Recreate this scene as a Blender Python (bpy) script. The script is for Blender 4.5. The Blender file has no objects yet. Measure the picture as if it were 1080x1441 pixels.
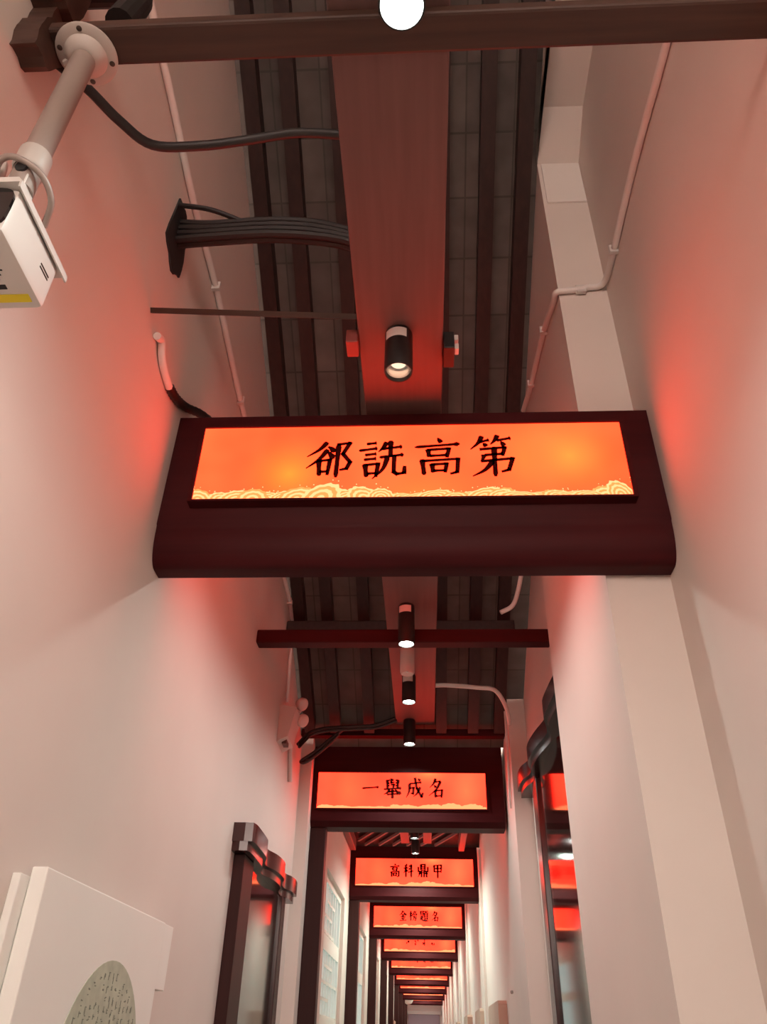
import bpy, bmesh, math, random
from mathutils import Vector, Matrix
random.seed(4)
S = bpy.context.scene
COL = S.collection

# ---------------------------------------------------------------- camera, world, exposure
cam_d = bpy.data.cameras.new('camera')
cam = bpy.data.objects.new('camera', cam_d)
COL.objects.link(cam)
cam_d.sensor_fit = 'VERTICAL'
cam_d.sensor_height = 24.0
cam_d.lens = 1084.7 / 1441 * 24.0
cam_d.clip_start = 0.02
def set_camera():
    # axes of the camera found from the vanishing points of the corridor and of the verticals
    cx, cy, vx, vy, f = 62.0, -755.5, 38.0, 1560.5, 1084.7
    d = Vector((cx, cy, f)).normalized()
    u = Vector((vx, vy, f)).normalized()
    r = u.cross(d)
    if r.x < 0: r = -r
    right = Vector((r.x, d.x, u.x)); up = Vector((r.y, d.y, u.y)); fwd = Vector((r.z, d.z, u.z))
    m = Matrix.Identity(4)
    for i in range(3):
        m[i][0] = right[i]; m[i][1] = up[i]; m[i][2] = -fwd[i]
    m[0][3], m[1][3], m[2][3] = 0.0, 0.0, 1.5
    cam.matrix_world = m
set_camera()
S.camera = cam
w = bpy.data.worlds.new('world'); S.world = w
w.use_nodes = True
w.node_tree.nodes['Background'].inputs[0].default_value = (1.0, 0.79, 0.69, 1)
w.node_tree.nodes['Background'].inputs[1].default_value = 8.5
S.view_settings.view_transform = 'Standard'
S.view_settings.look = 'None'
S.view_settings.exposure = 0.75
S.view_settings.gamma = 1.0
S.view_settings.use_curve_mapping = False
SPOT_W = 20.0            # watts of each track spotlight
SIGN_RED = 4.1           # how strongly the lightboxes glow

# ---------------------------------------------------------------- helpers
def mat(name, col, rough=0.6, spec=0.5, metal=0.0, var=0.0, scale=8.0, bump=0.0, ior=1.45, emit=None, es=1.0):
    m = bpy.data.materials.new(name); m.use_nodes = True
    nt = m.node_tree; b = nt.nodes['Principled BSDF']
    b.inputs['Base Color'].default_value = (*col, 1)
    b.inputs['Roughness'].default_value = rough
    b.inputs['Specular IOR Level'].default_value = spec
    b.inputs['Metallic'].default_value = metal
    b.inputs['IOR'].default_value = ior
    if emit:
        b.inputs['Emission Color'].default_value = (*emit, 1)
        b.inputs['Emission Strength'].default_value = es
    if var or bump:
        tc = nt.nodes.new('ShaderNodeTexCoord')
        n = nt.nodes.new('ShaderNodeTexNoise'); n.inputs['Scale'].default_value = scale
        n.inputs['Detail'].default_value = 5
        nt.links.new(tc.outputs['Object'], n.inputs['Vector'])
        if var:
            r = nt.nodes.new('ShaderNodeValToRGB')
            r.color_ramp.elements[0].position = 0.3; r.color_ramp.elements[1].position = 0.7
            r.color_ramp.elements[0].color = (*[c * (1 - var) for c in col], 1)
            r.color_ramp.elements[1].color = (*[min(1, c * (1 + var)) for c in col], 1)
            nt.links.new(n.outputs['Fac'], r.inputs['Fac'])
            nt.links.new(r.outputs['Color'], b.inputs['Base Color'])
        if bump:
            bp = nt.nodes.new('ShaderNodeBump'); bp.inputs['Strength'].default_value = bump
            bp.inputs['Distance'].default_value = 0.01
            nt.links.new(n.outputs['Fac'], bp.inputs['Height'])
            nt.links.new(bp.outputs['Normal'], b.inputs['Normal'])
    return m

def wood(name, col, rough=0.45, axis='X', var=0.3):
    m = mat(name, col, rough)
    nt = m.node_tree; b = nt.nodes['Principled BSDF']
    tc = nt.nodes.new('ShaderNodeTexCoord'); mp = nt.nodes.new('ShaderNodeMapping')
    sc = {'X': (1.2, 22, 22), 'Y': (22, 1.2, 22), 'Z': (22, 22, 1.2)}[axis]
    mp.inputs['Scale'].default_value = sc
    n = nt.nodes.new('ShaderNodeTexNoise'); n.inputs['Scale'].default_value = 2.0; n.inputs['Detail'].default_value = 6
    r = nt.nodes.new('ShaderNodeValToRGB')
    r.color_ramp.elements[0].position = 0.3; r.color_ramp.elements[1].position = 0.72
    r.color_ramp.elements[0].color = (*[c * (1 - var) for c in col], 1)
    r.color_ramp.elements[1].color = (*[c * (1 + var) for c in col], 1)
    nt.links.new(tc.outputs['Object'], mp.inputs['Vector']); nt.links.new(mp.outputs['Vector'], n.inputs['Vector'])
    nt.links.new(n.outputs['Fac'], r.inputs['Fac']); nt.links.new(r.outputs['Color'], b.inputs['Base Color'])
    return m

def brick_mat(name, c1, c2, mortar, bw, bh, rough=0.85):
    m = mat(name, c1, rough)
    nt = m.node_tree; b = nt.nodes['Principled BSDF']
    tc = nt.nodes.new('ShaderNodeTexCoord'); mp = nt.nodes.new('ShaderNodeMapping')
    t = nt.nodes.new('ShaderNodeTexBrick')
    t.inputs['Color1'].default_value = (*c1, 1); t.inputs['Color2'].default_value = (*c2, 1)
    t.inputs['Mortar'].default_value = (*mortar, 1)
    t.inputs['Scale'].default_value = 1.0; t.inputs['Brick Width'].default_value = bw
    t.inputs['Row Height'].default_value = bh; t.inputs['Mortar Size'].default_value = 0.004
    t.offset = 0.0
    nt.links.new(tc.outputs['Object'], mp.inputs['Vector']); nt.links.new(mp.outputs['Vector'], t.inputs['Vector'])
    n = nt.nodes.new('ShaderNodeTexNoise'); n.inputs['Scale'].default_value = 9
    mx = nt.nodes.new('ShaderNodeMixRGB'); mx.blend_type = 'MULTIPLY'; mx.inputs['Fac'].default_value = 0.6
    nt.links.new(tc.outputs['Object'], n.inputs['Vector'])
    nt.links.new(t.outputs['Color'], mx.inputs['Color1']); nt.links.new(n.outputs['Fac'], mx.inputs['Color2'])
    nt.links.new(mx.outputs['Color'], b.inputs['Base Color'])
    return m

def screen_mat(name, base, red, spots):
    """backlit printed film: orange red with the soft yellow blooms of the lamps behind it"""
    m = bpy.data.materials.new(name); m.use_nodes = True
    nt = m.node_tree; nt.nodes.clear()
    out = nt.nodes.new('ShaderNodeOutputMaterial'); em = nt.nodes.new('ShaderNodeEmission')
    tc = nt.nodes.new('ShaderNodeTexCoord')
    cur = None
    noise = nt.nodes.new('ShaderNodeTexNoise'); noise.inputs['Scale'].default_value = 4.0
    nt.links.new(tc.outputs['Object'], noise.inputs['Vector'])
    rp = nt.nodes.new('ShaderNodeValToRGB')
    rp.color_ramp.elements[0].position = 0.3; rp.color_ramp.elements[1].position = 0.75
    rp.color_ramp.elements[0].color = (red, base[0] * 0.52, base[1] * 0.52, 1)
    rp.color_ramp.elements[1].color = (red, base[0] * 0.9, base[1] * 0.9, 1)
    nt.links.new(noise.outputs['Fac'], rp.inputs['Fac'])
    cur = rp.outputs['Color']
    for (x, z, rx, rz, col) in spots:
        mp = nt.nodes.new('ShaderNodeMapping'); mp.vector_type = 'POINT'
        mp.inputs['Location'].default_value = (-x / rx, 0, -z / rz)
        mp.inputs['Scale'].default_value = (1 / rx, 0, 1 / rz)
        nt.links.new(tc.outputs['Object'], mp.inputs['Vector'])
        g = nt.nodes.new('ShaderNodeTexGradient'); g.gradient_type = 'QUADRATIC_SPHERE'
        nt.links.new(mp.outputs['Vector'], g.inputs['Vector'])
        mx = nt.nodes.new('ShaderNodeMixRGB'); mx.blend_type = 'MIX'
        mx.inputs['Color2'].default_value = (red, col[0] * 0.66, col[1] * 0.66, 1)
        nt.links.new(g.outputs['Fac'], mx.inputs['Fac']); nt.links.new(cur, mx.inputs['Color1'])
        cur = mx.outputs['Color']
    nt.links.new(cur, em.inputs['Color'])
    nt.links.new(em.outputs['Emission'], out.inputs['Surface'])
    return m

def emis(name, col, s=1.0):
    m = bpy.data.materials.new(name); m.use_nodes = True
    nt = m.node_tree; nt.nodes.clear()
    out = nt.nodes.new('ShaderNodeOutputMaterial'); em = nt.nodes.new('ShaderNodeEmission')
    em.inputs['Color'].default_value = (*col, 1); em.inputs['Strength'].default_value = s
    nt.links.new(em.outputs['Emission'], out.inputs['Surface'])
    return m

def wloc(o):
    v = Vector((0, 0, 0))
    while o is not None:
        v += o.location; o = o.parent
    return v

def obj(name, bm, m, parent=None, smooth=False, base=None):
    """one mesh object; vertices are given in metres in the room and moved under the parent's origin"""
    me = bpy.data.meshes.new(name)
    off = wloc(parent) if parent is not None else Vector(base or (0, 0, 0))
    bmesh.ops.recalc_face_normals(bm, faces=bm.faces)
    bmesh.ops.translate(bm, verts=bm.verts, vec=-off)
    bm.to_mesh(me); bm.free()
    for mm in (m if isinstance(m, (list, tuple)) else [m]): me.materials.append(mm)
    if smooth:
        for p in me.polygons: p.use_smooth = True
        try: me.set_sharp_from_angle(angle=math.radians(40))
        except Exception: pass
    o = bpy.data.objects.new(name, me); COL.objects.link(o)
    if parent is not None: o.parent = parent
    else: o.location = off
    return o

def tag(o, label, cat, group=None):
    o['label'] = label; o['category'] = cat; o['kind'] = 'thing'
    if group: o['group'] = group
    return o

def thing(name, label, cat, loc, group=None):
    o = bpy.data.objects.new(name, None); COL.objects.link(o)
    o.location = loc; o.empty_display_size = 0.05
    return tag(o, label, cat, group)

def struct(name, bm, m, smooth=False):
    o = obj(name, bm, m, smooth=smooth); o['kind'] = 'structure'; return o

def NB(): return bmesh.new()

def box(bm, x0, x1, y0, y1, z0, z1, bev=0.0, mi=0):
    vs = [bm.verts.new((x, y, z)) for z in (z0, z1) for y in (y0, y1) for x in (x0, x1)]
    fs = [bm.faces.new([vs[i] for i in q]) for q in ((0, 2, 3, 1), (4, 5, 7, 6), (0, 1, 5, 4), (2, 6, 7, 3), (0, 4, 6, 2), (1, 3, 7, 5))]
    for f in fs: f.material_index = mi
    if bev:
        es = list({e for f in fs for e in f.edges})
        bmesh.ops.bevel(bm, geom=es, offset=bev, segments=2, affect='EDGES', profile=0.5)
    return bm

def prism(bm, pts, axis, a0, a1, mi=0):
    """polygon pts (in the two other axes, in xyz order) extruded along an axis"""
    def mk(p, a):
        return {'x': (a, p[0], p[1]), 'y': (p[0], a, p[1]), 'z': (p[0], p[1], a)}[axis]
    A = [bm.verts.new(mk(p, a0)) for p in pts]; B = [bm.verts.new(mk(p, a1)) for p in pts]
    n = len(pts)
    fs = [bm.faces.new(A), bm.faces.new(list(reversed(B)))]
    for i in range(n): fs.append(bm.faces.new([A[i], A[(i + 1) % n], B[(i + 1) % n], B[i]]))
    for f in fs: f.material_index = mi
    return bm

def smooth_path(pts, n=6):
    P = [Vector(p) for p in pts]
    if len(P) < 3: return P
    out = []
    for i in range(len(P) - 1):
        p0 = P[i - 1] if i else P[i] * 2 - P[i + 1]
        p1, p2 = P[i], P[i + 1]
        p3 = P[i + 2] if i + 2 < len(P) else P[i + 1] * 2 - P[i]
        for k in range(n):
            t = k / n
            out.append(0.5 * ((2 * p1) + (p2 - p0) * t + (2 * p0 - 5 * p1 + 4 * p2 - p3) * t * t + (3 * p1 - p0 - 3 * p2 + p3) * t ** 3))
    out.append(P[-1]); return out

def tube(bm, pts, r, seg=10, smooth=True, n=6, ridges=0.0, mi=0):
    P = smooth_path(pts, n) if smooth else [Vector(p) for p in pts]
    rings = []; N = len(P); prev = None
    for i, p in enumerate(P):
        t = (P[min(i + 1, N - 1)] - P[max(i - 1, 0)]).normalized()
        if prev is None:
            a = Vector((0, 0, 1)) if abs(t.z) < 0.9 else Vector((1, 0, 0))
            prev = t.cross(a).normalized()
        u = (prev - t * prev.dot(t)).normalized(); prev = u
        v = t.cross(u)
        rr = r * (1 + (ridges if i % 2 else 0))
        rings.append([bm.verts.new(p + (u * math.cos(2 * math.pi * k / seg) + v * math.sin(2 * math.pi * k / seg)) * rr) for k in range(seg)])
    for a, b in zip(rings, rings[1:]):
        for k in range(seg):
            bm.faces.new([a[k], a[(k + 1) % seg], b[(k + 1) % seg], b[k]]).material_index = mi
    bm.faces.new(rings[0]).material_index = mi; bm.faces.new(list(reversed(rings[-1]))).material_index = mi
    return bm

def lathe(bm, cx, cy, prof, seg=32, mi=0):
    """profile of (radius, z) turned about a vertical axis"""
    rings = []
    for r, z in prof:
        if r <= 1e-6: rings.append([bm.verts.new((cx, cy, z))])
        else: rings.append([bm.verts.new((cx + r * math.cos(2 * math.pi * k / seg), cy + r * math.sin(2 * math.pi * k / seg), z)) for k in range(seg)])
    for a, b in zip(rings, rings[1:]):
        for k in range(seg):
            q = [a[k % len(a)], a[(k + 1) % len(a)], b[(k + 1) % len(b)], b[k % len(b)]]
            q = list(dict.fromkeys(q))
            if len(q) > 2: bm.faces.new(q).material_index = mi
    return bm

ORD = ['first', 'second', 'third', 'fourth', 'fifth', 'sixth', 'seventh', 'eighth', 'ninth', 'tenth', 'eleventh', 'twelfth', 'thirteenth', 'fourteenth']

# ---------------------------------------------------------------- materials
M = {}
M['plaster'] = mat('white_plaster', (0.72, 0.645, 0.59), 0.9, 0.2, var=0.03, scale=2.2, bump=0.12)
M['plaster_patch'] = mat('paler_plaster', (0.80, 0.75, 0.70), 0.9, 0.2, var=0.03, scale=3)  # slightly paler than the wall plaster
M['floor'] = brick_mat('floor_tiles', (0.72, 0.64, 0.57), (0.76, 0.68, 0.61), (0.45, 0.40, 0.36), 0.4, 0.4, 0.4)
M['maroon'] = wood('maroon_painted_wood', (0.048, 0.0065, 0.008), 0.5, 'X', 0.15); M['maroon'].node_tree.nodes['Principled BSDF'].inputs['Specular IOR Level'].default_value = 0.12
M['beamw'] = wood('dark_beam_wood', (0.055, 0.026, 0.018), 0.5, 'X')
M['rafter'] = wood('dark_rafter_wood', (0.030, 0.013, 0.011), 0.5, 'Y')
M['plank'] = wood('red_brown_plank', (0.155, 0.080, 0.072), 0.5, 'Y', 0.10)
M['slat'] = mat('weathered_slat_wood', (0.22, 0.15, 0.14), 0.6)
M['post'] = wood('dark_post_wood', (0.034, 0.011, 0.010), 0.5, 'Z', 0.15); M['post'].node_tree.nodes['Principled BSDF'].inputs['Specular IOR Level'].default_value = 0.2
M['rooftile'] = brick_mat('roof_tiles', (0.19, 0.15, 0.13), (0.14, 0.112, 0.10), (0.10, 0.08, 0.07), 0.21, 0.23)
M['black'] = mat('black_plastic', (0.015, 0.014, 0.014), 0.45)
M['blackcable'] = mat('black_rubber', (0.022, 0.018, 0.017), 0.5)
M['white'] = mat('white_plastic', (0.64, 0.61, 0.57), 0.4)
M['conduit'] = mat('white_conduit', (0.78, 0.74, 0.70), 0.5)
M['greypipe'] = mat('grey_metal', (0.32, 0.26, 0.23), 0.45, metal=0.1)
M['flange'] = mat('grey_white_enamel', (0.50, 0.46, 0.42), 0.45)
M['screw'] = mat('dark_screws', (0.08, 0.06, 0.05), 0.4, metal=0.6)
M['glass_dark'] = mat('dark_glass', (0.01, 0.008, 0.008), 0.06, 0.6)
M['yellow'] = mat('yellow_label', (0.75, 0.62, 0.02), 0.6)
M['ink'] = mat('black_ink', (0.02, 0.02, 0.02), 0.7)
M['label'] = mat('white_label', (0.75, 0.68, 0.64), 0.6)
M['glossy'] = mat('glossy_dark_lacquer', (0.022, 0.009, 0.008), 0.07, 0.8, ior=1.75)
M['carved'] = mat('glossy_carved_wood', (0.040, 0.012, 0.011), 0.22, 0.5, ior=1.5)
M['jamb'] = mat('pale_painted_jamb', (0.62, 0.57, 0.52), 0.7)
M['board'] = mat('white_art_board', (0.86, 0.85, 0.80), 0.7, var=0.02, scale=3)
M['fan'] = mat('green_grey_fan_paper', (0.47, 0.50, 0.39), 0.8, var=0.12, scale=30)
M['fanink'] = mat('fan_ink', (0.20, 0.22, 0.18), 0.8)
M['artwood'] = mat('tan_board', (0.50, 0.36, 0.28), 0.6, var=0.06, scale=5)
M['lens'] = emis('lit_lens', (0.86, 1.0, 0.92), 22)
M['lens_soft'] = emis('dim_lens', (1.0, 0.62, 0.42), 1.0)
M['reflector'] = mat('lamp_reflector', (0.8, 0.75, 0.7), 0.25, metal=0.8)
M['ink_red'] = mat('lettering_ink', (0.05, 0.005, 0.004), 1.0, 0.0)
M['cream'] = emis('backlit_cream', (2.0, 0.50, 0.20), 1.0)
M['gold'] = emis('backlit_gold', (2.0, 0.27, 0.07), 1.0)
M['cream_far'] = emis('backlit_pale_orange', (2.0, 0.34, 0.13), 1.0)
M['pane'] = emis('daylit_pane', (0.60, 0.86, 0.84), 0.9)
M['winframe'] = mat('white_window_frame', (0.70, 0.70, 0.64), 0.6)
M['endwall'] = mat('dark_purple_grey_panel', (0.30, 0.24, 0.27), 0.6)
M['redlit_box'] = mat('box_tinted_by_red_light', (0.30, 0.07, 0.06), 0.5)  # red light falling on the box is put into its base colour
M['emlight'] = mat('light_grey_plastic', (0.60, 0.56, 0.52), 0.45)
M['pink'] = mat('glossy_lamp_cover', (0.78, 0.55, 0.50), 0.2)
M['screen0'] = screen_mat('backlit_orange_film', (0.150, 0.042), SIGN_RED,
    [(-0.355, -0.045, 0.17, 0.17, (0.36, 0.045)), (0.47, 0.01, 0.20, 0.20, (0.36, 0.06)), (0.03, -0.12, 0.30, 0.14, (0.24, 0.05)), (0.34, 0.0, 0.14, 0.25, (0.24, 0.05)), (-0.12, 0.05, 0.2, 0.2, (0.22, 0.06))])
M['screen1'] = screen_mat('backlit_red_film', (0.115, 0.05), SIGN_RED * 1.2,
    [(0.40, 0.0, 0.17, 0.28, (0.22, 0.08)), (-0.33, 0.0, 0.22, 0.30, (0.17, 0.06)), (0.17, 0.11, 0.18, 0.09, (0.34, 0.10))])

# ---------------------------------------------------------------- the room
XL, XN, XP, XF, XD = -0.77, 0.70, 0.52, 0.50, 0.60     # left wall, near right wall, pilaster face, far right wall, door recess
PY0, PY1, YF = 1.93, 2.95, 4.50                           # pilaster from / to, start of the far wall
XLF = -0.70                                             # far left wall face
Y0, YE = -3.2, 31.0
ROOF_K, ROOF_Y, ROOF_Z = -0.563, 1.56, 4.91
def roof_z(y): return ROOF_Z + ROOF_K * (y - ROOF_Y)
RIDGE = 0.25
EAVE = 4.80

b = NB(); box(b, -1.2, 1.2, Y0, YE + 0.5, -0.1, 0.0); struct('floor', b, M['floor'])

# left wall: gable shaped near piece, then the long straight far piece with window openings
zr = roof_z(RIDGE)
def gable(y0, y1):
    return [(y0, 0.0), (y1, 0.0), (y1, roof_z(y1) - 0.01), (RIDGE, zr - 0.01), (y0, zr - 0.01 + ROOF_K * (RIDGE - y0))]
b = NB(); prism(b, gable(Y0, 4.80), 'x', XL - 0.2, XL); struct('wall_left', b, M['plaster'])
WINS = [(5.95, 7.35, 1.0, 2.55), (9.1, 10.2, 1.0, 2.56), (11.9, 13.1, 1.0, 2.56), (14.6, 15.9, 1.0, 2.56)]
b = NB(); yy = 4.80
for (a0, a1, z0, z1) in WINS:
    box(b, XLF - 0.2, XLF, yy, a0, 0, 3.32)
    box(b, XLF - 0.2, XLF, a0, a1, 0, z0); box(b, XLF - 0.2, XLF, a0, a1, z1, 3.32)
    yy = a1
box(b, XLF - 0.2, XLF, yy, YE, 0, 3.32)
box(b, XLF - 0.2, XLF, 4.80, 7.62, 3.32, 4.5)
struct('wall_left_far', b, M['plaster'])

# right wall: near wall, pilaster, door recess, far wall
b = NB(); prism(b, gable(Y0, 2.95), 'x', XN, XN + 0.2); struct('wall_right', b, M['plaster'])
b = NB(); prism(b, [(PY0, 0), (PY1, 0), (PY1, roof_z(PY1) - 0.01), (PY0, roof_z(PY0) - 0.01)], 'x', XP, XN); struct('pilaster', b, M['plaster'])
b = NB(); prism(b, [(-1.0, 4.80), (PY0, 4.80), (PY0, roof_z(PY0) - 0.01), (RIDGE, zr - 0.01), (-1.0, zr - 0.01 + ROOF_K * (RIDGE + 1.0))], 'x', XP, XN); struct('wall_right_upper', b, M['plaster'])
b = NB(); box(b, XP + 0.015, XN - 0.004, PY0 - 0.008, PY0, 4.40, 4.68); tag(obj('plaster_patch', b, M['plaster_patch'], base=(0.6, PY0, 4.4)), 'pale square patch high on the right pilaster below the roof', 'wall patch')
b = NB(); prism(b, [(PY1, 0), (YF, 0), (YF, roof_z(YF) - 0.01), (PY1, roof_z(PY1) - 0.01)], 'x', XD, XD + 0.3); struct('wall_right_recess', b, M['plaster'])
b = NB(); prism(b, [(YF, 0), (4.80, 0), (4.80, roof_z(4.8) - 0.01), (YF, roof_z(YF) - 0.01)], 'x', XF, XF + 0.4)
box(b, XF, XF + 0.4, 4.80, YE, 0, 3.32); box(b, XF, XF + 0.4, 4.80, 7.62, 3.32, 4.5); struct('wall_right_far', b, M['plaster'])
# shallow plaster pilasters along the far right wall
for i, yb in enumerate((7.55, 10.5, 13.4, 16.3, 19.2)):
    b = NB(); box(b, XF - 0.022, XF, yb, yb + 0.5, 0, 3.0); struct(f'trim_{i+1}', b, M['plaster'])

# roof over the first two bays: slope of flat tiles, falling away from the camera
def slope(bm, x0, x1, y0, z0, y1, z1, t):
    prism(bm, [(y0, z0), (y1, z1), (y1, z1 + t), (y0, z0 + t)], 'x', x0, x1)
b = NB(); slope(b, -0.96, 0.88, RIDGE, zr + 0.05, EAVE + 0.1, roof_z(EAVE + 0.1) + 0.05, 0.04); struct('ceiling', b, M['rooftile'])
b = NB(); slope(b, -0.96, 0.88, Y0, zr + 0.05 + ROOF_K * (RIDGE - Y0), RIDGE, zr + 0.05, 0.04); struct('ceiling_rear', b, M['rooftile'])
# bay three: slope falling towards the third sign; the bays behind it are flat
b = NB(); slope(b, -0.9, 0.88, 4.95, 4.37, 7.72, 3.05, 0.04); struct('ceiling_middle', b, M['rafter'])
b = NB(); box(b, -0.9, 0.88, 7.72, YE, 3.30, 3.34); struct('ceiling_far', b, M['rafter'])
b = NB(); box(b, XLF, XF, 5.08, 5.13, 3.05, 4.4); struct('wall_gable', b, M['plaster'])
b = NB(); box(b, XL, XN, Y0 - 0.1, Y0, 0, 2.45); struct('wall_rear_blocker', b, M['plaster'])  # unseen wall, added to block low light and let it in above
# end of the corridor
b = NB(); box(b, -0.95, 0.9, YE, YE + 0.1, 0, 3.34); struct('wall_end', b, M['plaster'])
b = NB(); box(b, -0.64, 0.415, YE - 0.05, YE, 0, 2.45); struct('door_1', b, M['endwall'])
b = NB(); box(b, -0.70, 0.475, YE - 0.07, YE - 0.0, 2.45, 2.55); struct('trim_6', b, M['jamb'])

# windows of the far left wall
for i, (a0, a1, z0, z1) in enumerate(WINS):
    b = NB()
    box(b, XLF - 0.07, XLF - 0.03, a0, a0 + 0.05, z0, z1); box(b, XLF - 0.07, XLF - 0.03, a1 - 0.05, a1, z0, z1)
    box(b, XLF - 0.07, XLF - 0.03, a0 + 0.05, a1 - 0.05, z0, z0 + 0.05); box(b, XLF - 0.07, XLF - 0.03, a0 + 0.05, a1 - 0.05, z1 - 0.05, z1)
    for zz in ((z0 + 0.62), (z0 + 1.12)): box(b, XLF - 0.068, XLF - 0.032, a0 + 0.05, a1 - 0.05, zz - 0.05, zz + 0.05)
    if i == 0:      # broken lattice of the nearest window
        for k in range(1, 7):
            yk = a0 + 0.05 + k * (a1 - a0 - 0.1) / 7
            box(b, XLF - 0.065, XLF - 0.035, yk - 0.012, yk + 0.012, z0 + 0.05, z1 - 0.05)
        for k in range(1, 14):
            zk = z0 + 0.05 + k * (z1 - z0 - 0.1) / 14
            q0 = random.choice((0, 1, 2)); q1 = random.choice((4, 5, 7))
            st = (a1 - a0 - 0.1) / 7
            box(b, XLF - 0.064, XLF - 0.036, a0 + 0.05 + q0 * st, a0 + 0.05 + q1 * st, zk - 0.01, zk + 0.01)
    else:
        ym = (a0 + a1) / 2; box(b, XLF - 0.066, XLF - 0.034, ym - 0.02, ym + 0.02, z0 + 0.05, z1 - 0.05)
    f = struct(f'window_{i+1}', b, M['winframe'])
    b = NB(); box(b, XLF - 0.09, XLF - 0.08, a0, a1, z0, z1); obj('window_pane', b, M['pane'], f)

# ---------------------------------------------------------------- roof timbers
RX = [-0.71, -0.55, -0.34, -0.13, 0.105, 0.30, 0.46]
side = ['against the left wall', 'first from the left wall', 'just left of the ceiling plank', 'hidden half behind the ceiling plank', 'just right of the ceiling plank', 'first from the right pilaster', 'against the right pilaster']
for i, x in enumerate(RX):
    b = NB(); ye = 4.44 if i == 3 else 4.69; pr = [(RIDGE + 0.02, zr - 0.07), (ye, roof_z(ye) - 0.05), (ye, roof_z(ye) + 0.045), (RIDGE + 0.02, zr + 0.035)]
    wd = 0.032
    prism(b, pr, 'x', x - wd, x + wd)
    tag(obj('rafter', b, M['rafter'], base=(x, EAVE, roof_z(EAVE))), f'dark sloping roof rafter {side[i]}', 'rafter', 'rafters under the tiled roof')
y = 4.05
b = NB(); box(b, XL, XP - 0.01, 3.90, 3.98, 3.395, 3.475, 0.008)
tag(obj('purlin', b, M['rafter'], base=(-0.14, 3.94, 3.395)), 'dark purlin under the rafters just behind the thin cross rail', 'purlin')
# diagonal rafters over the third bay, seen under the second sign
def zc(v): return 4.37 + (v - 4.95) * (3.05 - 4.37) / (7.72 - 4.95)
SL = []
for k in range(30):
    x0 = -1.60 + k * 0.13
    A, B = Vector((x0, 7.66)), Vector((x0 + 1.1, 6.76))
    ta = max(0.0, (-0.62 - x0) / 1.1); tb = min(1.0, (0.29 - x0) / 1.1)
    if tb - ta < 0.12 or ta > 0.35: continue
    SL.append((A.lerp(B, ta), A.lerp(B, tb)))
for k, (a, c) in enumerate(SL):
    b = NB(); A = Vector((a.x, a.y, zc(a.y) - 0.022)); B = Vector((c.x, c.y, zc(c.y) - 0.022))
    n = (B - A).normalized().cross(Vector((0, 0, 1))).normalized() * 0.011
    up = Vector((0, 0, 0.014))
    vs = [b.verts.new(p) for p in (A - n - up, A + n - up, A + n + up * 0.6, A - n + up * 0.6, B - n - up, B + n - up, B + n + up * 0.6, B - n + up * 0.6)]
    for q in ((0, 1, 2, 3), (4, 5, 6, 7), (0, 1, 5, 4), (1, 2, 6, 5), (2, 3, 7, 6), (3, 0, 4, 7)): b.faces.new([vs[i] for i in q])
    tag(obj('roof_batten', b, M['slat'], base=A), f'thin diagonal roof batten above the third sign, {ORD[k]} from the left', 'batten', 'diagonal battens above the third sign')
for x0, lab, nm in ((-0.695, 'left', 0), (0.30, 'right', 1)):
    b = NB(); box(b, x0, x0 + 0.055, 5.2, 7.60, 2.99, 3.09, 0.006)
    tag(obj('roof_beam', b, M['plank'], base=(x0, 6.4, 2.99)), f'red-lit lengthwise roof beam on the {lab} between second and third sign', 'beam')

# cross beams
b = NB(); box(b, XL, XN, 0.665, 0.738, 3.12, 3.1535, 0.006)
top_beam = tag(obj('cross_beam', b, M['beamw'], base=(-0.05, 0.7, 3.12)), 'dark wooden cross beam overhead at the very top, carrying the camera pole', 'beam')
# ragged blackened hole around the beam end in the left wall
def ragged(pts, x0, x1):
    bm = NB(); P = []
    for i, p in enumerate(pts):
        q = pts[(i + 1) % len(pts)]
        for k in range(4):
            t = k / 4
            P.append((p[0] + (q[0] - p[0]) * t + random.uniform(-.005, .005), p[1] + (q[1] - p[1]) * t + random.uniform(-.005, .005)))
    prism(bm, P, 'x', x0, x1); return bm
o = obj('beam_end_block', ragged([(0.652, 3.045), (0.713, 3.055), (0.736, 3.13), (0.738, 3.2), (0.66, 3.2), (0.648, 3.12)], XL, XL + 0.05), M['beamw'], top_beam)
b = ragged([(0.63, 3.2), (0.70, 3.205), (0.705, 3.42), (0.63, 3.42)], XL, XL + 0.07)
tag(obj('timber_stub', b, M['beamw'], base=(XL, 0.67, 3.2)), 'short dark timber stub in the left wall above the beam end', 'timber')
b = NB(); tube(b, [(XL - 0.01, 0.735, 3.46), (XL + 0.10, 0.73, 3.44), (XL + 0.16, 0.72, 3.38), (XL + 0.16, 0.70, 3.215)], 0.03, 14)
tag(obj('drain_pipe', b, M['black'], base=(XL, 0.73, 3.4)), 'stub of black bent pipe above the camera flange', 'pipe')

b = NB(); box(b, XL, XP + 0.058, 3.22, 3.29, 3.02, 3.085, 0.006)
tag(obj('cross_rail', b, M['maroon'], base=(-0.13, 3.25, 3.02)), 'thin dark cross rail spanning the corridor behind the first sign', 'rail')
b = NB(); box(b, XL + 0.005, XF - 0.005, 4.70, 4.76, 3.085, 3.13, 0.004)
tag(obj('cross_rail', b, M['maroon'], base=(-0.13, 4.73, 3.085)), 'thin dark cross rail just above the second sign', 'rail')

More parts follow.
